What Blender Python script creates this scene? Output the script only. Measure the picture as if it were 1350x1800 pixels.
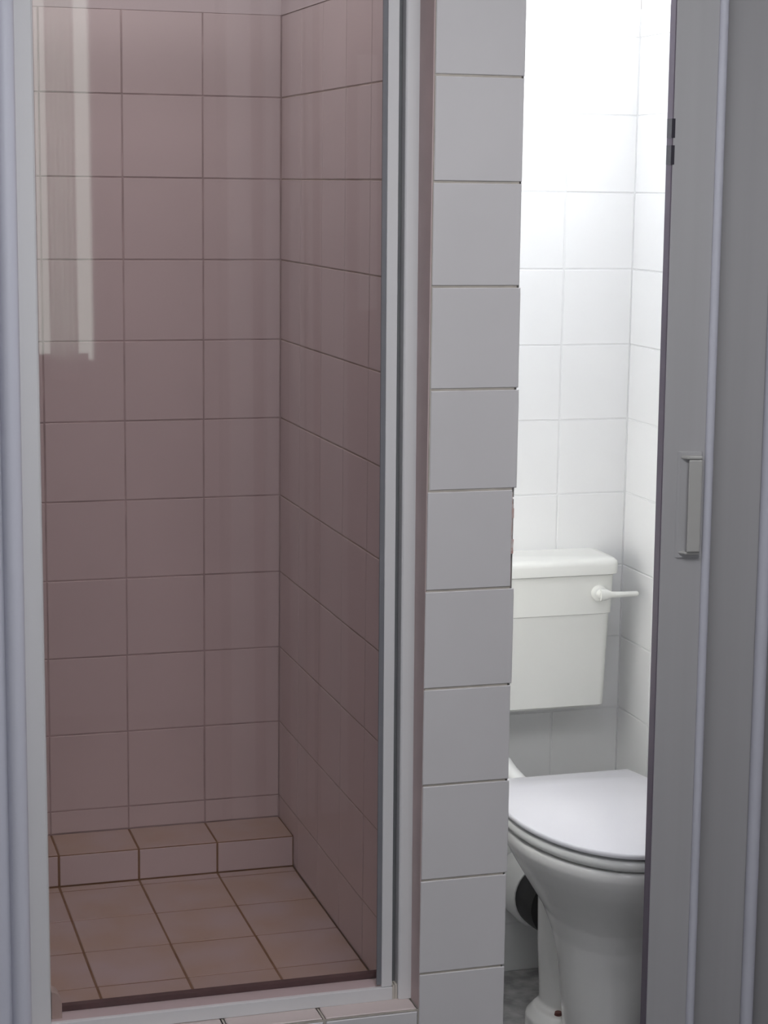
import bpy, bmesh, math, random
from mathutils import Matrix, Vector

scene = bpy.context.scene
for o in list(bpy.data.objects):
    bpy.data.objects.remove(o)
COL = scene.collection
FZ = 1.647                      # camera height above the floor

# ------------------------------------------------------------------ camera
cam_d = bpy.data.cameras.new('camera')
cam = bpy.data.objects.new('camera', cam_d)
COL.objects.link(cam)
cam_d.sensor_fit = 'HORIZONTAL'
cam_d.sensor_width = 36.0
cam_d.lens = 36.0 * 3432.9 / 1350.0
cam_d.clip_start = 0.02
R_ = Vector((0.958214, -0.28577943, 0.01249213))
U_ = Vector((0.03531034, 0.161506, 0.98623982))
F_ = Vector((0.28386461, 0.9445877, -0.16484828))
cam.matrix_world = Matrix(((R_.x, U_.x, -F_.x, -0.89577),
                           (R_.y, U_.y, -F_.y, -2.75517),
                           (R_.z, U_.z, -F_.z, FZ),
                           (0, 0, 0, 1)))
scene.camera = cam

# ------------------------------------------------------------------ light and exposure
scene.view_settings.view_transform = 'Standard'
scene.view_settings.look = 'None'
scene.view_settings.gamma = 1.0
scene.view_settings.use_curve_mapping = False
scene.view_settings.exposure = 0.0
world = bpy.data.worlds.new('world')
scene.world = world
world.use_nodes = True
world.node_tree.nodes['Background'].inputs[0].default_value = (0.75, 0.82, 1.0, 1)
world.node_tree.nodes['Background'].inputs[1].default_value = 1.0

WINDOW_MAIN = 1.8              # daylight through the wide rear window
WINDOW_BLIND = 4.4              # the narrow rear window behind its blind
SIDE_WINDOW_W = 7.2             # daylight at the high window in the toilet's right wall


TRANSOM_FILL_W = 3.0                 # fill lamp at an unseen window added above the toilet doorway
SHOWER_FILL_W = 1.9            # fill lamp at an unseen roof light added over the shower
SUN_STRENGTH = 39.0             # sun through that high window onto the hidden side wall
ROOM_LIGHT_W = 16.0             # daylight through the roof light in front of the shower


def area(name, loc, rot, sx, sy, watts, color):
    d = bpy.data.lights.new(name, 'AREA')
    d.shape = 'RECTANGLE'
    d.size, d.size_y = sx, sy
    d.energy = watts
    d.color = color
    o = bpy.data.objects.new(name, d)
    o.location = loc
    o.rotation_euler = rot
    COL.objects.link(o)
    return o


area('side_window_daylight', (0.7358 + 0.055, 0.63, 2.225), (0, math.radians(90), 0), 0.40, 0.53, SIDE_WINDOW_W, (0.90, 0.95, 1.0))
sun_d = bpy.data.lights.new('sun', 'SUN')
sun_d.energy = SUN_STRENGTH
sun_d.angle = math.radians(0.6)
sun_d.color = (1.0, 0.98, 0.94)
sun = bpy.data.objects.new('sun', sun_d)
sun.rotation_euler = Vector((-1.0, -0.05, -2.0)).to_track_quat('-Z', 'Y').to_euler()
sun.location = (3.0, 0.6, 6.0)
COL.objects.link(sun)
area('transom_fill', (0.36, 0.115, 2.29), (math.radians(48), 0, 0), 0.34, 0.22, TRANSOM_FILL_W, (0.97, 0.98, 1.0))  # frontal fill added for the lower toilet wall and bowl
area('shower_fill', (-0.40, 0.45, 2.44), (0, 0, 0), 0.3, 0.45, SHOWER_FILL_W, (1.0, 0.96, 0.95))  # overhead fill added to brighten the shower walls
area('room_skylight_daylight', (-0.12, -1.25, 2.44), (0, 0, 0), 0.7, 0.7, ROOM_LIGHT_W, (0.97, 0.97, 1.0))


# ------------------------------------------------------------------ materials
def mat(name, color, rough=0.5, var=0.0, vscale=6.0, bump=0.0, bscale=40.0, metal=0.0, spec=0.5,
        color2=None, stretch=(1, 1, 1)):
    m = bpy.data.materials.new(name)
    m.use_nodes = True
    nt = m.node_tree
    b = nt.nodes['Principled BSDF']
    b.inputs['Roughness'].default_value = rough
    b.inputs['Metallic'].default_value = metal
    b.inputs['Specular IOR Level'].default_value = spec
    b.inputs['Base Color'].default_value = (*color, 1)
    geo = nt.nodes.new('ShaderNodeNewGeometry')
    mp = nt.nodes.new('ShaderNodeMapping')
    mp.inputs['Scale'].default_value = stretch
    nt.links.new(geo.outputs['Position'], mp.inputs['Vector'])
    if var > 0 or color2:
        n = nt.nodes.new('ShaderNodeTexNoise')
        n.inputs['Scale'].default_value = vscale
        n.inputs['Detail'].default_value = 4
        nt.links.new(mp.outputs[0], n.inputs['Vector'])
        r = nt.nodes.new('ShaderNodeValToRGB')
        r.color_ramp.elements[0].position = 0.35
        r.color_ramp.elements[1].position = 0.7
        c2 = color2 if color2 else tuple(c * (1 - var) for c in color)
        r.color_ramp.elements[0].color = (*c2, 1)
        r.color_ramp.elements[1].color = (*color, 1)
        nt.links.new(n.outputs['Fac'], r.inputs['Fac'])
        nt.links.new(r.outputs['Color'], b.inputs['Base Color'])
    if bump > 0:
        n = nt.nodes.new('ShaderNodeTexNoise')
        n.inputs['Scale'].default_value = bscale
        n.inputs['Detail'].default_value = 3
        nt.links.new(mp.outputs[0], n.inputs['Vector'])
        bp = nt.nodes.new('ShaderNodeBump')
        bp.inputs['Strength'].default_value = bump
        bp.inputs['Distance'].default_value = 0.002
        nt.links.new(n.outputs['Fac'], bp.inputs['Height'])
        nt.links.new(bp.outputs['Normal'], b.inputs['Normal'])
    return m


def emission(name, color, strength):
    m = bpy.data.materials.new(name)
    m.use_nodes = True
    nt = m.node_tree
    nt.nodes.clear()
    e = nt.nodes.new('ShaderNodeEmission')
    e.inputs['Color'].default_value = (*color, 1)
    e.inputs['Strength'].default_value = strength
    o = nt.nodes.new('ShaderNodeOutputMaterial')
    nt.links.new(e.outputs[0], o.inputs['Surface'])
    return m


def tinted_glass(name, tint):
    m = bpy.data.materials.new(name)
    m.use_nodes = True
    nt = m.node_tree
    nt.nodes.clear()
    t = nt.nodes.new('ShaderNodeBsdfTransparent')
    t.inputs['Color'].default_value = (*tint, 1)
    g = nt.nodes.new('ShaderNodeBsdfGlossy')
    g.inputs['Roughness'].default_value = 0.02
    g.inputs['Color'].default_value = (1, 1, 1, 1)
    f = nt.nodes.new('ShaderNodeFresnel')
    f.inputs['IOR'].default_value = 1.5
    geo = nt.nodes.new('ShaderNodeNewGeometry')
    inv = nt.nodes.new('ShaderNodeMath')
    inv.operation = 'SUBTRACT'
    inv.inputs[0].default_value = 1.0
    nt.links.new(geo.outputs['Backfacing'], inv.inputs[1])
    mul = nt.nodes.new('ShaderNodeMath')
    mul.operation = 'MULTIPLY'
    nt.links.new(f.outputs[0], mul.inputs[0])
    nt.links.new(inv.outputs[0], mul.inputs[1])
    mix = nt.nodes.new('ShaderNodeMixShader')
    nt.links.new(mul.outputs[0], mix.inputs[0])
    nt.links.new(t.outputs[0], mix.inputs[1])
    nt.links.new(g.outputs[0], mix.inputs[2])
    o = nt.nodes.new('ShaderNodeOutputMaterial')
    nt.links.new(mix.outputs[0], o.inputs['Surface'])
    return m


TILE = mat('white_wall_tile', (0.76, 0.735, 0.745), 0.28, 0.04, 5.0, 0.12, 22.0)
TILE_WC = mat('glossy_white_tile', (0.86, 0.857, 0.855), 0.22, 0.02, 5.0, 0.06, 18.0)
GROUT = mat('beige_grout', (0.60, 0.55, 0.49), 0.9, 0.2, 30)
GROUT_W = mat('white_grout', (0.80, 0.80, 0.80), 0.9, 0.05, 30)
TILE_SH = mat('shower_wall_tile', (0.72, 0.68, 0.68), 0.3, 0.04, 5.0, 0.1, 22.0)
GROUT_SH = mat('shower_grout', (0.62, 0.555, 0.55), 0.9, 0.3, 14)
TILE_FL = mat('shower_floor_tile', (0.60, 0.545, 0.53), 0.4, color2=(0.56, 0.47, 0.385), vscale=9, bump=0.1, bscale=25)
GROUT_FL = mat('stained_grout', (0.32, 0.23, 0.15), 0.95, color2=(0.24, 0.15, 0.08), vscale=16)
KERB_T = mat('kerb_tile', (0.70, 0.60, 0.58), 0.35, 0.06, 8)
PLASTER = mat('painted_plaster', (0.74, 0.72, 0.73), 0.8, 0.04, 3, 0.1, 60)
ROOM_W = mat('room_wall_paint', (0.52, 0.51, 0.52), 0.85, 0.04, 3)
CEIL = mat('ceiling_paint', (0.75, 0.75, 0.75), 0.9, 0.03, 3)
FLOOR_WC = mat('toilet_floor_tile', (0.52, 0.51, 0.52), 0.5, 0.5, 26, 0.2, 60)
FLOOR = mat('grey_floor_tile', (0.20, 0.19, 0.20), 0.5, 0.35, 26, 0.2, 60)
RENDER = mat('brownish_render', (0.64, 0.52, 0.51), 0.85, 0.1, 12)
CLAY = mat('chipped_clay', (0.60, 0.36, 0.32), 0.9, color2=(0.78, 0.70, 0.68), vscale=110)
ALU = mat('white_aluminium', (0.79, 0.78, 0.79), 0.38, 0.03, 8, stretch=(1, 1, 0.2))
CREAM = mat('cream_plastic', (0.62, 0.58, 0.52), 0.5, 0.05, 20)
RUBBER = mat('brown_rubber', (0.15, 0.10, 0.10), 0.7, 0.2, 30)
DARK = mat('grey_seal', (0.16, 0.165, 0.17), 0.6, 0.1, 20)
GASKET = mat('mid_grey_gasket', (0.22, 0.22, 0.24), 0.5, 0.1, 20)
GLASS = tinted_glass('bronze_glass', (0.93, 0.868, 0.868))
LILAC = mat('white_gloss_paint', (0.77, 0.77, 0.87), 0.35, 0.05, 6, 0.05, 40, stretch=(1, 1, 0.2))
PVC = mat('pale_grey_pvc', (0.50, 0.49, 0.50), 0.45, 0.05, 40, stretch=(1, 1, 0.03))
PVC_L = mat('lit_hinge_strip', (0.66, 0.66, 0.74), 0.4, 0.04, 20)  # paler than the panels: light on the rounded folds, put into the colour
PVC_H = mat('cream_handle_plastic', (0.52, 0.51, 0.49), 0.4, 0.03, 20)
MAUVE = mat('mauve_grey_seal', (0.17, 0.14, 0.18), 0.7, 0.1, 20)
CATCH = mat('dark_catch', (0.05, 0.045, 0.06), 0.5, 0.1, 30)
CERAMIC = mat('white_ceramic', (0.78, 0.77, 0.76), 0.10, 0.02, 4)
CISTERN = mat('cream_white_plastic', (0.83, 0.83, 0.79), 0.22, 0.02, 4)
SEAT = mat('white_seat_plastic', (0.80, 0.79, 0.84), 0.2, 0.02, 4)
SEAT_R = mat('white_ring_plastic', (0.76, 0.76, 0.75), 0.2, 0.02, 4)
BLACK = mat('black_rubber', (0.012, 0.012, 0.012), 0.6, 0.1, 20)
RUST = mat('rusty_bolt', (0.16, 0.06, 0.05), 0.7, 0.3, 60)
DAY = emission('daylight_pane', (0.90, 0.95, 1.0), WINDOW_MAIN)
CLEAR = tinted_glass('clear_glass', (0.97, 0.98, 0.975))
DAY_S = emission('sun_block_pane', (0.96, 0.98, 1.0), 1.0)  # opaque, faintly glowing; placed to keep the sun out of the ceiling openings
DAY_B = emission('blind_lit_by_day', (0.90, 1.0, 0.93), WINDOW_BLIND)
NET = mat('net_curtain', (0.72, 0.72, 0.74), 0.9, 0.05, 20)
nt_ = NET.node_tree
tr_ = nt_.nodes.new('ShaderNodeBsdfTranslucent')
tr_.inputs['Color'].default_value = (0.93, 0.95, 0.93, 1)
mx_ = nt_.nodes.new('ShaderNodeMixShader')
mx_.inputs[0].default_value = 0.85
nt_.links.new(nt_.nodes['Principled BSDF'].outputs[0], mx_.inputs[1])
nt_.links.new(tr_.outputs[0], mx_.inputs[2])
nt_.links.new(mx_.outputs[0], nt_.nodes['Material Output'].inputs['Surface'])
ROOM_D = mat('dark_brown_wall', (0.16, 0.14, 0.14), 0.9, 0.05, 4)  # dark backing behind the white mouldings
TIMBER = mat('painted_timber', (0.86, 0.86, 0.86), 0.4, 0.04, 8)


# ------------------------------------------------------------------ mesh helpers
class MB:
    def __init__(self):
        self.v, self.f, self.m = [], [], []

    def quad(self, pts, mi=0):
        n = len(self.v)
        self.v += [tuple(p) for p in pts]
        self.f.append(tuple(range(n, n + len(pts))))
        self.m.append(mi)

    def box(self, x0, x1, y0, y1, z0, z1, mi=0):
        n = len(self.v)
        self.v += [(x0, y0, z0), (x1, y0, z0), (x1, y1, z0), (x0, y1, z0),
                   (x0, y0, z1), (x1, y0, z1), (x1, y1, z1), (x0, y1, z1)]
        for q in ((0, 3, 2, 1), (4, 5, 6, 7), (0, 1, 5, 4), (1, 2, 6, 5), (2, 3, 7, 6), (3, 0, 4, 7)):
            self.f.append(tuple(n + i for i in q))
            self.m.append(mi)

    def prism(self, pts, z0, z1, mi=0):
        """pts: ccw outline in x, y; extruded from z0 to z1."""
        n, k = len(self.v), len(pts)
        self.v += [(x, y, z0) for x, y in pts] + [(x, y, z1) for x, y in pts]
        self.f.append(tuple(n + i for i in reversed(range(k))))
        self.m.append(mi)
        self.f.append(tuple(n + k + i for i in range(k)))
        self.m.append(mi)
        for i in range(k):
            j = (i + 1) % k
            self.f.append((n + i, n + j, n + k + j, n + k + i))
            self.m.append(mi)

    def loft(self, rings, mi=0, cap=True):
        n, k = len(self.v), len(rings[0])
        for r in rings:
            self.v += [tuple(p) for p in r]
        for a in range(len(rings) - 1):
            for i in range(k):
                j = (i + 1) % k
                self.f.append((n + a * k + i, n + a * k + j, n + (a + 1) * k + j, n + (a + 1) * k + i))
                self.m.append(mi)
        if cap:
            self.f.append(tuple(n + i for i in reversed(range(k))))
            self.m.append(mi)
            e = n + (len(rings) - 1) * k
            self.f.append(tuple(e + i for i in range(k)))
            self.m.append(mi)

    def tube(self, path, radii, k=20, mi=0, cap=True):
        rings = []
        pv = [Vector(p) for p in path]
        if not isinstance(radii, (list, tuple)):
            radii = [radii] * len(pv)
        ref = None
        for i, p in enumerate(pv):
            t = (pv[min(i + 1, len(pv) - 1)] - pv[max(i - 1, 0)]).normalized()
            if ref is None:
                ref = t.orthogonal().normalized()
            a = (ref - t * ref.dot(t)).normalized()
            ref = a
            b = t.cross(a)
            rings.append([p + (a * math.cos(2 * math.pi * j / k) + b * math.sin(2 * math.pi * j / k)) * radii[i]
                          for j in range(k)])
        self.loft(rings, mi, cap)

    def tiles(self, origin, du, dv, us, vs, gap=0.003, th=0.003, ch=0.0018, mi=0, jit=0.0, seed=1):
        """raised tiles with chamfered rims over the plane origin + u*du + v*dv."""
        rnd = random.Random(seed)
        o, du, dv = Vector(origin), Vector(du).normalized(), Vector(dv).normalized()
        nn = du.cross(dv)
        for b in range(len(vs) - 1):
            for a in range(len(us) - 1):
                ju0, ju1 = rnd.uniform(-jit, jit), rnd.uniform(-jit, jit)
                lift = rnd.uniform(-1, 1) * 0.0004
                u0, u1 = us[a] + gap / 2 + ju0, us[a + 1] - gap / 2 + ju1
                v0, v1 = vs[b] + gap / 2, vs[b + 1] - gap / 2
                if u1 - u0 < 2.2 * ch or v1 - v0 < 2.2 * ch:
                    continue
                P = lambda u, v, h: o + du * u + dv * v + nn * h
                t = th + lift
                r0 = [P(u0, v0, 0), P(u1, v0, 0), P(u1, v1, 0), P(u0, v1, 0)]
                r1 = [P(u0, v0, t - ch), P(u1, v0, t - ch), P(u1, v1, t - ch), P(u0, v1, t - ch)]
                r2 = [P(u0 + ch, v0 + ch, t), P(u1 - ch, v0 + ch, t), P(u1 - ch, v1 - ch, t), P(u0 + ch, v1 - ch, t)]
                self.loft([r0, r1, r2], mi)

    def build(self, name, mats, parent=None, smooth=False, bevel=0.0, seg=2, auto=None):
        me = bpy.data.meshes.new(name)
        me.from_pydata(self.v, [], self.f)
        if not isinstance(mats, (list, tuple)):
            mats = [mats]
        for m in mats:
            me.materials.append(m)
        for p, mi in zip(me.polygons, self.m):
            p.material_index = mi
            p.use_smooth = smooth
        bm = bmesh.new()
        bm.from_mesh(me)
        bmesh.ops.recalc_face_normals(bm, faces=bm.faces)
        if auto:
            for e in bm.edges:
                if len(e.link_faces) == 2 and e.calc_face_angle(0) > auto:
                    e.smooth = False
        bm.to_mesh(me)
        bm.free()
        o = bpy.data.objects.new(name, me)
        COL.objects.link(o)
        if bevel > 0:
            md = o.modifiers.new('bevel', 'BEVEL')
            md.width = bevel
            md.segments = seg
            md.limit_method = 'ANGLE'
            md.angle_limit = math.radians(40)
            md.harden_normals = False
            for p in me.polygons:
                p.use_smooth = False
        if parent is not None:
            o.parent = parent
            o.matrix_parent_inverse = parent.matrix_world.inverted()
        return o


def thing(name, label, cat, loc, group=None):
    o = bpy.data.objects.new(name, None)
    o.empty_display_size = 0.05
    o.location = loc
    COL.objects.link(o)
    o.matrix_world = Matrix.Translation(loc)
    o['label'] = label
    o['category'] = cat
    o['kind'] = 'thing'
    if group:
        o['group'] = group
    return o


def structure(o, label=None, cat='wall'):
    o['kind'] = 'structure'
    if label:
        o['label'] = label
        o['category'] = cat
    return o


def H(z):
    return z + FZ


# ------------------------------------------------------------------ dimensions
P = 0.153
D = 0.9374                       # back wall
W = 0.1412                       # thickness of the wall end between shower and toilet
XR = 0.7358                      # toilet right wall
XL = -0.612                      # shower left wall
XB, ZB = -0.3051, H(0.31501)     # shower tile grid
XT, ZT = 0.58566, H(-0.00879)    # toilet tile grid
ZP = H(0.15955)                  # wall-end tile rows
KZ = H(-1.2745)                  # kerb top
SF = H(-1.324)                   # shower floor
ST = H(-1.2608)                  # top of the little step
SY = 0.8157                      # step front
CZ = 2.50
WZ = 2.0                         # sill of the toilet's high window
T = 0.0013


def grid(start, step, lo, hi):
    n0 = math.floor((lo - start) / step) + 1
    out = [lo]
    while start + n0 * step < hi - 1e-4:
        g = start + n0 * step
        if g > lo + 1e-4:
            out.append(g)
        n0 += 1
    out.append(hi)
    return out


# ------------------------------------------------------------------ room shell
m = MB()
m.box(-2.4, 1.5, -3.75, 1.1, -0.1, 0.0)
structure(m.build('floor', FLOOR), 'grey tiled floor', 'floor')
m = MB()
m.box(W - T, XR + T, 0.05, D + T, -0.02, 0.0012)
structure(m.build('floor_toilet', FLOOR_WC), 'grey stained floor around the toilet', 'floor')

m = MB()
m.box(-2.4, 1.5, -3.75, -1.62, CZ, CZ + 0.1)
m.box(-2.4, -0.49, -1.62, -0.88, CZ, CZ + 0.1)
m.box(0.25, 1.5, -1.62, -0.88, CZ, CZ + 0.1)
m.box(-2.4, 1.5, -0.88, 0.12, CZ, CZ + 0.1)
m.box(-2.4, -0.57, 0.12, 0.74, CZ, CZ + 0.1)
m.box(-0.57, -0.23, 0.12, 0.26, CZ, CZ + 0.1)
m.box(-0.23, 0.86, 0.12, 0.74, CZ, CZ + 0.1)
m.box(-2.4, 0.86, 0.74, 1.1, CZ, CZ + 0.1)
structure(m.build('ceiling', CEIL), 'white ceiling', 'ceiling')

fr = 0.02
for nm, a0, a1, b0, b1 in (('added_roof_light', -0.57, -0.23, 0.26, 0.74), ('window_4', -0.49, 0.25, -1.62, -0.88)):  # the one over the shower is unseen, added to carry its fill lamp
    m = MB()
    m.box(a0, a1, b0, b0 + fr, CZ, CZ + 0.08)
    m.box(a0, a1, b1 - fr, b1, CZ, CZ + 0.08)
    m.box(a0, a0 + fr, b0 + fr, b1 - fr, CZ, CZ + 0.08)
    m.box(a1 - fr, a1, b0 + fr, b1 - fr, CZ, CZ + 0.08)
    wo = structure(m.build(nm, TIMBER))
    m = MB()
    m.box(a0 + fr, a1 - fr, b0 + fr, b1 - fr, CZ + 0.04, CZ + 0.05)
    m.build('pane', DAY_S, wo)

# back wall: shower side and toilet side tiled on their own grids
m = MB()
m.box(-0.75, 0.86, D + T, D + 0.15, 0, CZ, 0)
m.box(-0.74, W / 2, D + 0.0005, D + T, ZB, CZ, 4)
m.tiles((0, D + T, 0), (1, 0, 0), (0, 0, 1), grid(XB, P, XL, 0.0), grid(ZB, P, ST, ZB), 0.0028, T, 0.0008, 1, 0.0003, 3)
m.tiles((0, D + T, 0), (1, 0, 0), (0, 0, 1), grid(XT, P, W, XR), grid(ZT, P, 0, CZ), 0.003, T, 0.0008, 3, 0.0003, 5)
m.box(W, XR, D + T - 0.0005, D + T + 0.001, 0, CZ, 2)
o = m.build('wall_back', [GROUT_SH, TILE_SH, GROUT_W, TILE_WC, PLASTER])
structure(o, 'white tiled back wall of shower and toilet', 'wall')

# wall between shower and toilet, its tiled end facing the room
m = MB()
m.box(T, W - 0.0062, T, 0.012, 0, CZ, 0)
m.box(T, W - T, 0.012, D + T, 0, CZ, 0)
rows = grid(ZP, P, 0, CZ)
rnd = random.Random(11)
for i in range(len(rows) - 1):
    x0 = rnd.uniform(-0.0006, 0.0010)
    x1 = W + rnd.uniform(-0.0022, 0.0016)
    z_mid = (rows[i] + rows[i + 1]) / 2
    zrow = (z_mid - ZP) / P
    if zrow > -4:
        x0 += 0.0022
    if -5 < zrow < -4:
        x1 = W - 0.0055
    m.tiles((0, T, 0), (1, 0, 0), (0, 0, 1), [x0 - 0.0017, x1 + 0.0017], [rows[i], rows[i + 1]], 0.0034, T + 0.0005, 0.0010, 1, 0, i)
m.tiles((T, 0, 0), (0, -1, 0), (0, 0, 1), sorted(-g for g in grid(D, P, 0.004, D)), grid(ZB, P, SF, ZB), 0.0028, T, 0.0008, 3, 0.0003, 8)
m.box(-0.001, T + 0.001, 0.1, D, ZB, CZ, 4)
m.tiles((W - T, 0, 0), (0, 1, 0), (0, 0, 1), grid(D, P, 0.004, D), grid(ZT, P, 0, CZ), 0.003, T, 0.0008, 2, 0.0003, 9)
# bare rendered return beside the shower frame
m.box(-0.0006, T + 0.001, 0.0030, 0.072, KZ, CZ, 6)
# chipped edge with bare clay showing beside the toilet
rnd = random.Random(4)
zz = H(-0.458)
while zz > H(-0.598):
    h = rnd.uniform(0.006, 0.016)
    w = rnd.uniform(0.0010, 0.0050) if zz > H(-0.545) else rnd.uniform(0.0, 0.0008)
    m.prism([(W - 0.0080, 0.0010), (W - 0.0055 + w, 0.0016), (W - 0.0055 + w * 0.8, 0.012), (W - 0.0080, 0.012)], zz - h, zz, 5)
    zz -= h
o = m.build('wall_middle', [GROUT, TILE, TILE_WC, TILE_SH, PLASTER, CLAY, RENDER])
structure(o, 'narrow white tiled wall end between shower and toilet', 'wall')

# shower left wall and the plain wall front left of it
m = MB()
m.box(-2.4, XL - T, 0.0, 0.12, 0, CZ, 0)
m.box(-0.75, XL - T, 0.12, D + 0.15, 0, CZ, 1)
m.tiles((XL - T, 0, 0), (0, 1, 0), (0, 0, 1), grid(D, P, 0.12, D), grid(ZB, P, SF, ZB), 0.0028, T, 0.0008, 2, 0.0003, 12)
o = m.build('wall_left', [LILAC, GROUT_SH, TILE_SH])
structure(o, 'pale painted wall left of the shower door', 'wall')

# toilet right wall, room front wall right of the toilet doorway
m = MB()
m.box(XR + T, 0.86, 0.10, D + 0.15, 0, WZ, 0)
m.box(XR + T, 0.86, 0.10, 0.34, WZ, CZ, 0)
m.box(XR + T, 0.86, D - 0.01, D + 0.15, WZ, CZ, 0)
m.box(XR + T, 0.86, 0.34, D - 0.01, 2.45, CZ, 0)
m.box(XR - 0.0015, XR + T, D - 0.0015, D + T, 0, WZ, 0)
m.tiles((XR + T, 0, 0), (0, -1, 0), (0, 0, 1), sorted(-g for g in grid(D, P, 0.10, D)), grid(ZT, P, 0, WZ), 0.003, T, 0.0008, 1, 0.0003, 14)
m.box(XR + 0.012, 1.5, -0.02, 0.10, 0, CZ, 2)
o = m.build('wall_right', [GROUT_W, TILE_WC, ROOM_W])
structure(o, 'white tiled right wall of the toilet', 'wall')

# high window in that wall, right in the back corner
m = MB()
f = 0.025
m.box(XR + 0.05, XR + 0.09, 0.34, 0.34 + f, WZ, 2.45)
m.box(XR + 0.05, XR + 0.09, D - 0.01 - f, D - 0.01, WZ, 2.45)
m.box(XR + 0.05, XR + 0.09, 0.34 + f, D - 0.01 - f, WZ, WZ + f)
m.box(XR + 0.05, XR + 0.09, 0.34 + f, D - 0.01 - f, 2.45 - f, 2.45)
wo = structure(m.build('window_3', TIMBER))
m = MB()
m.box(XR + 0.066, XR + 0.072, 0.34 + f, D - 0.01 - f, WZ + f, 2.45 - f)
m.build('pane', CLEAR, wo)
m = MB()
m.box(W - 0.02, XR + 0.012, 0.0, 0.10, 2.08, 2.15)
m.box(W - 0.02, XR + 0.012, 0.0, 0.10, 2.43, CZ)
m.box(W - 0.02, W + 0.03, 0.0, 0.10, 2.15, 2.43)
m.box(0.56, XR + 0.012, 0.0, 0.10, 2.15, 2.43)
structure(m.build('trim_2', PLASTER), 'header above the toilet doorway', 'trim')
m = MB()
a0, a1, c0, c1 = W + 0.03, 0.56, 2.15, 2.43
m.box(a0, a0 + 0.02, 0.03, 0.07, c0, c1)
m.box(a1 - 0.02, a1, 0.03, 0.07, c0, c1)
m.box(a0 + 0.02, a1 - 0.02, 0.03, 0.07, c0, c0 + 0.02)
m.box(a0 + 0.02, a1 - 0.02, 0.03, 0.07, c1 - 0.02, c1)
wo = structure(m.build('added_transom', TIMBER))  # unseen transom, added as an opening for the fill lamp
m = MB()
m.box(a0 + 0.02, a1 - 0.02, 0.048, 0.053, c0 + 0.02, c1 - 0.02)
m.build('pane', CLEAR, wo)

# rest of the room behind and beside the camera
m = MB()
m.box(-2.4, -2.3, -3.75, 0.0, 0, CZ)
structure(m.build('wall_room_left', ROOM_W))
m = MB()
m.box(1.4, 1.5, -3.75, 0.0, 0, CZ)
structure(m.build('wall_room_right', ROOM_W))
m = MB()
wx0, wx1, wx2, wz0, wz1 = -1.95, -0.20, 0.05, 1.20, 2.44
m.box(-2.3, wx0, -3.75, -3.6, 0, CZ)
m.box(wx2, 1.4, -3.75, -3.6, 0, CZ)
m.box(wx0, wx2, -3.75, -3.6, 0, wz0)
m.box(wx0, wx2, -3.75, -3.6, wz1, CZ)
structure(m.build('wall_rear', ROOM_W))
for nm, a, b, mt in (('window_1', wx0, wx1 - 0.02, DAY), ('window_2', wx1 + 0.02, wx2, DAY_B)):
    m = MB()
    f = 0.025
    m.box(a, a + f, -3.66, -3.61, wz0, wz1)
    m.box(b - f if nm == 'window_1' else b - 0.006, b, -3.66, -3.61, wz0, wz1)
    m.box(a + f, b - f, -3.66, -3.61, wz0, wz0 + f)
    m.box(a + f, b - f, -3.66, -3.61, wz1 - f, wz1)
    wo = structure(m.build(nm, TIMBER), None)
    m = MB()
    m.box(a + 0.003, b - 0.003, -3.69, -3.67, wz0 + 0.003, wz1 - 0.003)
    m.build('pane', mt, wo)
m = MB()
m.box(wx1 - 0.02, wx1 + 0.02, -3.70, -3.61, wz0, wz1)
structure(m.build('trim_3', TIMBER))
m = MB()
n = 24
front = [(-0.104 + 0.094 * i / n, -3.585 + 0.006 * math.sin(i * 1.5)) for i in range(n + 1)]
m.prism(front + [(x, y + 0.002) for x, y in reversed(front)], wz0 - 0.06, wz1 + 0.03)
structure(m.build('trim_5', NET))
# moulded white door surround further back in the room, mirrored faintly in the shower glass
m = MB()
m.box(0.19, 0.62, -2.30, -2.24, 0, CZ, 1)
for a, b, t in ((0.205, 0.268, 0.02), (0.302, 0.325, 0.04), (0.330, 0.343, 0.02), (0.372, 0.408, 0.03), (0.420, 0.432, 0.035), (0.46, 0.535, 0.01)):
    m.box(a, b, -2.24, -2.24 + t, 0, CZ, 0)
m.box(0.565, 0.615, -2.24, -2.22, 1.40, 2.08, 0)
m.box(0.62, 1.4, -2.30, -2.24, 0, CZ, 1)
structure(m.build('door_1', [TIMBER, ROOM_D]))

# shower floor, little step and kerb
m = MB()
m.box(XL, 0.0, 0.105, D, 0.0, SF - T, 1)
xs = grid(XB, P, XL, 0.0)
m.tiles((0, 0, SF - T), (1, 0, 0), (0, 1, 0), xs, grid(0.6372, P, 0.105, SY), 0.0042, T, 0.0008, 0, 0.0004, 21)
m.box(XL, 0.0, SY + T, D, SF - T, ST - T, 1)
m.tiles((0, SY + T, 0), (1, 0, 0), (0, 0, 1), xs, [SF, ST - 0.001], 0.0040, T, 0.0008, 2, 0.0004, 22)
m.tiles((0, 0, ST - T), (1, 0, 0), (0, 1, 0), xs, [SY, D], 0.0040, T, 0.0008, 0, 0.0004, 23)
o = m.build('floor_shower', [TILE_FL, GROUT_FL, TILE_SH])
structure(o, 'beige tiled shower floor with low tiled step at the back', 'floor')

m = MB()
m.box(XL, -0.0002, T, 0.104, 0.0, KZ - T, 1)
xk = grid(-0.1527, P, XL, 0.0)
m.tiles((0, 0, KZ - T), (1, 0, 0), (0, 1, 0), xk, [0.0015, 0.105], 0.0034, T, 0.0028, 0, 0.0004, 24)
m.tiles((0, T, 0), (1, 0, 0), (0, 0, 1), xk, grid(KZ, P, 0.0, KZ - 0.002), 0.0034, T, 0.0018, 2, 0.0004, 25)
o = m.build('trim_4', [KERB_T, GROUT, TILE])
structure(o, 'tiled kerb under the shower door', 'trim')

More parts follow.
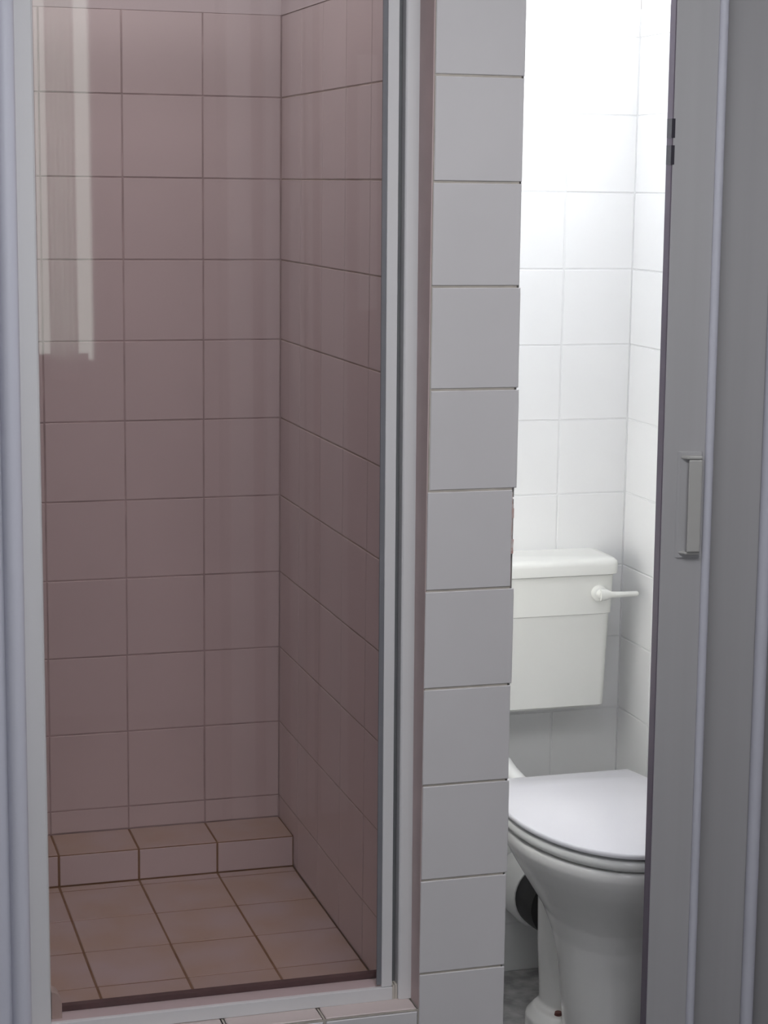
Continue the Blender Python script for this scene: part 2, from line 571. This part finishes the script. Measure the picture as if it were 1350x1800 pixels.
# rounded white moulding left of the shower frame
m = MB()
pts = [(-0.652, 0.0)]
for i in range(13):
    a = math.pi - math.pi * i / 12
    pts.append((-0.6155 + 0.0135 * math.cos(a), -0.004 + -0.016 * math.sin(a) ** 0.8))
pts.append((-0.602, 0.075))
pts.append((-0.640, 0.075))
m.prism(pts[1:], 0.0, CZ - 0.01)
structure(m.build('trim_1', LILAC, smooth=True, auto=0.7), 'rounded white vertical moulding left of the shower frame', 'trim')

# ------------------------------------------------------------------ shower door
door = thing('shower_door', 'bronze-tinted glass shower door in a white aluminium frame', 'shower door', (-0.29, 0.06, KZ))
FT = H(0.42)
m = MB()
m.prism([(-0.0215, 0.043), (-0.019, 0.0405), (0.0, 0.0405), (0.0, 0.075), (-0.0215, 0.075)], KZ, FT)
m.build('frame_jamb', ALU, door, bevel=0.001)
m = MB()
m.prism([(-0.602, 0.0405), (-0.571, 0.0405), (-0.568, 0.043), (-0.568, 0.085), (-0.612, 0.085), (-0.612, 0.076), (-0.602, 0.076)], KZ, FT)
m.build('frame_jamb', ALU, door, bevel=0.001)
m = MB()
m.box(-0.612, 0.0, 0.042, 0.085, FT, FT + 0.035)
m.build('frame_head', ALU, door, bevel=0.001)
zs = H(-1.2535)
m = MB()
m.prism([(0.044, KZ), (0.100, KZ), (0.100, zs), (0.044, zs)], -0.568, -0.0305)
sill = MB()
k = len(m.v)
sill.v = [(z, x, y) for (x, y, z) in m.v]
sill.f, sill.m = m.f, m.m
sill_o = sill.build('sill', ALU, door, bevel=0.0008)
m = MB()
m.box(-0.548, -0.0305, 0.086, 0.099, zs, zs + 0.0095)
m.build('water_bar', RUBBER, sill_o, bevel=0.001)
m = MB()
m.box(-0.0300, -0.0262, 0.046, 0.07, KZ, H(-1.2515))
m.box(-0.0256, -0.0220, 0.046, 0.07, KZ, H(-1.2505))
m.build('end_cap', CREAM, sill_o)
m = MB()
m.box(-0.566, -0.046, 0.0520, 0.0570, zs + 0.0006, FT - 0.004)
m.build('glass_pane', GLASS, door)
m = MB()
m.prism([(-0.0478, 0.046), (-0.0305, 0.046), (-0.0305, 0.062), (-0.0478, 0.062)], zs + 0.0004, FT - 0.004)
m.build('door_stile', ALU, door, bevel=0.0012)
m = MB()
m.box(-0.0300, -0.0222, 0.060, 0.072, H(-1.2500), FT - 0.004)
m.build('magnetic_seal', DARK, door)
m = MB()
m.box(-0.0550, -0.0479, 0.0485, 0.0517, zs + 0.004, FT - 0.004)
m.build('glazing_gasket', GASKET, door)
# pivot block with rounded top at the lower left corner
m = MB()
pts = [(-0.5655, KZ)]
pts += [(-0.5490, KZ)]
for i in range(9):
    a = math.pi / 2 * i / 8
    pts.append((-0.5650 + 0.0160 * math.cos(a), H(-1.232) + 0.022 * math.sin(a)))
m.prism(pts, 0.0, 0.028)
pv = MB()
pv.v = [(x, 0.062 + z, y) for (x, y, z) in m.v]
pv.f, pv.m = m.f, m.m
pv.build('pivot_block', CREAM, door, bevel=0.0015)

# the frame leans back slightly
door.rotation_euler.x = math.radians(-1.1)

# ------------------------------------------------------------------ concertina door of the toilet
fold = thing('folding_door', 'grey folding concertina door standing open right of the toilet', 'door', (0.55, 0.03, 0.0))
DT, DB = 2.03, 0.012
lx, ly = 0.3995, 0.020
rx, ry = 0.4640, 0.004
d = Vector((rx - lx, ry - ly)).normalized()
nv = Vector((-d.y, d.x)) * 0.022
m = MB()
m.prism([(lx, ly), (rx, ry), (rx + nv.x, ry + nv.y), (lx, ly + 0.022)], DB, DT)
lead = m.build('lead_panel', PVC, fold, bevel=0.0012)
m = MB()
m.box(lx - 0.0016, lx + 0.001, ly + 0.0012, ly + 0.0205, DB, DT)
m.build('edge_seal', MAUVE, lead)


def leaf(x0, y0, x1, y1, t, name='fold_panel', mt=None):
    dd = Vector((x1 - x0, y1 - y0)).normalized()
    nn = Vector((-dd.y, dd.x)) * t / 2
    mm = MB()
    mm.prism([(x0 - nn.x, y0 - nn.y), (x1 - nn.x, y1 - nn.y), (x1 + nn.x, y1 + nn.y), (x0 + nn.x, y0 + nn.y)], DB, DT)
    return mm.build(name, mt or PVC, fold, bevel=0.0012)


def bead(x, y, r):
    mm = MB()
    mm.tube([(x, y, DB), (x, y, DT)], r, 16)
    return mm.build('hinge_strip', PVC_L, fold, smooth=True, auto=0.8)


ridges = [(0.4680, 0.000), (0.5710, 0.000), (0.6480, 0.000), (0.7170, 0.004)]
valleys = [(0.5000, 0.072), (0.6080, 0.072), (0.6800, 0.072)]
for i, (x, y) in enumerate(ridges):
    bead(x, y, 0.0068 if i == 0 else 0.0105)
    if i < 3:
        vx, vy = valleys[i]
        nx, ny = ridges[i + 1]
        leaf(x + 0.002, y + 0.008, vx, vy, 0.006)
        leaf(vx + 0.005, vy, nx - 0.003, ny + 0.008, 0.006)
m = MB()
m.box(0.7245, 0.7465, -0.012, 0.06, DB, DT)
m.build('wall_post', PVC, fold, bevel=0.001)
m = MB()
m.box(0.165, 0.7465, 0.012, 0.052, DT + 0.003, 2.072)
m.build('top_track', ALU, fold, bevel=0.001)
fold.location.x += 0.002
fold.rotation_euler.y = -0.0062        # hangs a touch out of plumb

# pull handle on the lead panel
zt_, zb_ = H(-0.413), H(-0.567)


def on_panel(s, out):
    return (lx + d.x * s + d.y * out, ly + d.y * s - d.x * out)


m = MB()
m.prism([on_panel(0.021, 0.0), on_panel(0.026, 0.003), on_panel(0.060, 0.003), on_panel(0.062, 0.0)], zb_ - 0.006, zt_ + 0.010)
hb = m.build('handle', PVC, lead, bevel=0.0015)
m = MB()
m.prism([on_panel(0.0535, 0.003), on_panel(0.0535, 0.013), on_panel(0.0375, 0.013), on_panel(0.0375, 0.0175), on_panel(0.0585, 0.0175), on_panel(0.0605, 0.003)], zb_ + 0.006, zt_ - 0.002)
for z0, z1 in ((zb_ + 0.001, zb_ + 0.0058), (zt_ - 0.0018, zt_ + 0.004)):
    m.prism([on_panel(0.0260, 0.003), on_panel(0.0375, 0.0130), on_panel(0.0595, 0.0130), on_panel(0.0605, 0.003)], z0, z1)
m.build('handle_grip', PVC_H, lead, bevel=0.002)
for za, zb2 in ((H(0.107), H(0.078)), (H(0.067), H(0.038))):
    m = MB()
    m.box(lx - 0.0034, lx + 0.004, ly - 0.0006, ly + 0.017, zb2, za)
    m.build('magnetic_catch', CATCH, lead)

# ------------------------------------------------------------------ toilet
toilet = thing('toilet', 'white toilet with closed lid below a wall-hung cistern', 'toilet', (0.52, 0.55, 0.0))
AX = 0.52


def plan(hw, yf, yc, yb, hb, z, n=48, pw=2.0):
    """closed outline: half ellipse in front, gently narrowing to a straight back."""
    pts = []
    for i in range(n + 1):
        a = math.pi * i / n
        c, s = math.cos(a), math.sin(a)
        pts.append((AX - hw * c, yc - (yc - yf) * (s ** (2 / pw)), z))
    kb = 12
    for i in range(1, kb + 1):
        t = i / kb
        pts.append((AX + hw - (hw - hb) * t * t, yc + (yb - yc) * t, z))
    for i in range(kb, 0, -1):
        t = i / kb
        pts.append((AX - hw + (hw - hb) * t * t, yc + (yb - yc) * t, z))
    return pts


def egg(hw, yf, yc, yb, z, n=64, e=2.3):
    pts = []
    for i in range(n):
        a = 2 * math.pi * i / n
        c, s = math.cos(a), math.sin(a)
        if s <= 0:
            pts.append((AX + hw * c, yc + (yc - yf) * s, z))
        else:
            pts.append((AX + hw * math.copysign(abs(c) ** (2 / e), c), yc + (yb - yc) * s ** (2 / e), z))
    return pts


m = MB()
secs = [(-1.1885, 0.170, 0.254, 0.50, 0.735), (-1.193, 0.1765, 0.248, 0.50, 0.738), (-1.206, 0.178, 0.247, 0.50, 0.738),
        (-1.222, 0.172, 0.254, 0.50, 0.732), (-1.25, 0.157, 0.272, 0.50, 0.722), (-1.28, 0.139, 0.296, 0.50, 0.705),
        (-1.31, 0.121, 0.320, 0.50, 0.685), (-1.345, 0.101, 0.345, 0.49, 0.655), (-1.385, 0.090, 0.362, 0.48, 0.615),
        (-1.44, 0.082, 0.372, 0.47, 0.585), (-1.52, 0.073, 0.370, 0.47, 0.580), (-1.60, 0.062, 0.360, 0.47, 0.590),
        (-1.646, 0.060, 0.350, 0.47, 0.600)]
m.loft([egg(hw, yf, yc, yb, H(z)) for z, hw, yf, yc, yb in secs])


def ell(cx, cy, rx_, ry_, z, n=32):
    return [(cx + rx_ * math.cos(2 * math.pi * i / n), cy + ry_ * math.sin(2 * math.pi * i / n), z) for i in range(n)]


# trap column at the back, and its low foot
m.loft([ell(AX - 0.004, 0.640, 0.052, 0.075, H(-1.27)), ell(AX - 0.004, 0.645, 0.060, 0.075, H(-1.33)),
        ell(AX, 0.650, 0.062, 0.070, H(-1.40)), ell(AX, 0.650, 0.060, 0.068, H(-1.48)),
        ell(AX, 0.650, 0.056, 0.066, H(-1.55)), ell(AX, 0.650, 0.052, 0.066, H(-1.646))])
m.loft([ell(AX - 0.033, 0.632, 0.056, 0.078, H(-1.646), 40), ell(AX - 0.033, 0.632, 0.055, 0.077, H(-1.612), 40),
        ell(AX - 0.031, 0.632, 0.042, 0.062, H(-1.594), 40)])
m.box(AX - 0.026, AX + 0.05, 0.52, 0.66, H(-1.646), H(-1.30))
# outlet spigot
m.tube([(AX + 0.01, 0.64, H(-1.40)), (AX + 0.012, 0.70, H(-1.425)), (AX + 0.012, 0.765, H(-1.44))], [0.05, 0.045, 0.038], 24)
bowl = m.build('bowl', CERAMIC, toilet, smooth=True)
rm = bowl.modifiers.new('remesh', 'REMESH')
rm.mode = 'VOXEL'
rm.voxel_size = 0.0035
rm.use_smooth_shade = True
smo = bowl.modifiers.new('smooth', 'SMOOTH')
smo.iterations = 8
smo.factor = 0.5

m = MB()
m.tube([(AX - 0.041, 0.594, H(-1.602)), (AX - 0.041, 0.593, H(-1.588))], [0.009, 0.007], 14)
m.build('floor_bolt', RUST, bowl, smooth=True, auto=0.7)

# seat ring and lid
m = MB()
def inner(z):
    return [(AX + 0.115 * math.cos(2 * math.pi * i / 96), 0.50 + 0.155 * math.sin(2 * math.pi * i / 96), z) for i in range(96)]
zsb, zst = H(-1.1862), H(-1.1655)
m.loft([plan(0.172, 0.252, 0.52, 0.725, 0.145, zsb), plan(0.179, 0.245, 0.52, 0.730, 0.150, zsb + 0.005),
        plan(0.1805, 0.2435, 0.52, 0.731, 0.152, zsb + 0.011), plan(0.178, 0.246, 0.52, 0.730, 0.150, zst - 0.003),
        plan(0.171, 0.253, 0.52, 0.725, 0.145, zst)])
m.build('seat', SEAT_R, toilet, smooth=True, auto=1.0)
m = MB()
zl = H(-1.15)
m.loft([plan(0.170, 0.253, 0.52, 0.722, 0.142, zl - 0.0115), plan(0.1795, 0.2435, 0.52, 0.729, 0.150, zl - 0.0095),
        plan(0.181, 0.242, 0.52, 0.731, 0.152, zl - 0.006), plan(0.1795, 0.2435, 0.52, 0.730, 0.151, zl - 0.0012),
        plan(0.177, 0.246, 0.52, 0.728, 0.149, zl)])
m.build('lid', SEAT, toilet, smooth=True, auto=0.9)
for sx in (-0.075, 0.075):
    m = MB()
    m.tube([(AX + sx - 0.02, 0.733, H(-1.165)), (AX + sx + 0.02, 0.733, H(-1.165))], 0.011, 16)
    m.build('seat_hinge', SEAT_R, toilet, smooth=True, auto=0.8)

# cistern on the back wall
CX, CHW = 0.432, 0.246
def crect(hw, yf, z, r=0.03, yb=D + 0.0, n=6, cx=CX):
    pts = []
    for sx, a0 in ((-1, math.pi), (1, 1.5 * math.pi)):
        for i in range(n + 1):
            a = a0 + (math.pi / 2) * i / n
            pts.append((cx + sx * (hw - r) + r * math.cos(a), yf + r + r * math.sin(a), z))
    pts.append((cx + hw, yb, z))
    pts.append((cx - hw, yb, z))
    return pts


m = MB()
m.loft([crect(0.227, 0.846, H(-1.049), 0.012), crect(0.2305, 0.840, H(-1.044), 0.014), crect(0.2345, 0.826, H(-0.853), 0.022),
        crect(0.2348, 0.8255, H(-0.851), 0.022), crect(0.2372, 0.8228, H(-0.849), 0.022), crect(0.2395, 0.820, H(-0.770), 0.022)])
tank = m.build('cistern', CISTERN, toilet, smooth=True, auto=0.6)
m = MB()
m.loft([crect(0.241, 0.818, H(-0.7695), 0.022), crect(0.2465, 0.8125, H(-0.7665), 0.026), crect(0.2470, 0.812, H(-0.748), 0.026),
        crect(0.2455, 0.8135, H(-0.742), 0.026), crect(0.2400, 0.819, H(-0.7375), 0.024), crect(0.2250, 0.832, H(-0.7355), 0.02)])
m.build('cistern_lid', CISTERN, tank, smooth=True, auto=0.9)
m = MB()
ly_, lz_ = 0.8205, H(-0.806)
m.tube([(0.634, ly_ + 0.002, lz_), (0.634, ly_ - 0.006, lz_), (0.634, ly_ - 0.010, lz_)], [0.0165, 0.0165, 0.013], 24)
m.tube([(0.634, ly_ - 0.008, lz_), (0.636, ly_ - 0.020, lz_)], [0.010, 0.009], 20)
rings = []
for x, hy, hz, dz in ((0.630, 0.006, 0.0125, 0.0), (0.642, 0.006, 0.0115, 0.0), (0.653, 0.0055, 0.0066, -0.0005),
                      (0.680, 0.005, 0.0058, -0.001), (0.7085, 0.0045, 0.0056, -0.001), (0.7115, 0.003, 0.0035, -0.001)):
    rings.append([(x, ly_ - 0.020 + hy * math.cos(2 * math.pi * i / 16), lz_ + dz + hz * math.sin(2 * math.pi * i / 16)) for i in range(16)])
m.loft(rings)
m.build('flush_lever', CISTERN, tank, smooth=True, auto=0.9)

# flush pipe with elbow, soil pipe connector behind the bowl
m = MB()
path = [(0.407, 0.885, H(-1.03)), (0.407, 0.885, H(-1.08))]
for i in range(9):
    a = math.pi / 2 * i / 8
    path.append((0.407 + 0.035 * (i / 8), 0.885 - 0.09 * math.sin(a) * 1.0 * (i / 8), H(-1.08) - 0.02 - 0.065 * (i / 8)))
path += [(0.467, 0.760, H(-1.195)), (0.490, 0.725, H(-1.205))]
m.tube(path, 0.021, 20)
m.build('flush_pipe', SEAT_R, toilet, smooth=True, auto=0.8)
m = MB()
m.tube([(AX + 0.019, 0.745, H(-1.437)), (AX + 0.019, 0.80, H(-1.440)), (AX + 0.019, 0.84, H(-1.442))], [0.063, 0.066, 0.066], 32)
pc = m.build('pan_connector', BLACK, toilet, smooth=True, auto=0.8)
m = MB()
m.tube([(AX + 0.019, 0.828, H(-1.442)), (AX + 0.019, 0.846, H(-1.443)), (AX + 0.019, D, H(-1.447))], [0.069, 0.074, 0.074], 32)
m.build('soil_pipe_collar', SEAT_R, pc, smooth=True, auto=0.8)
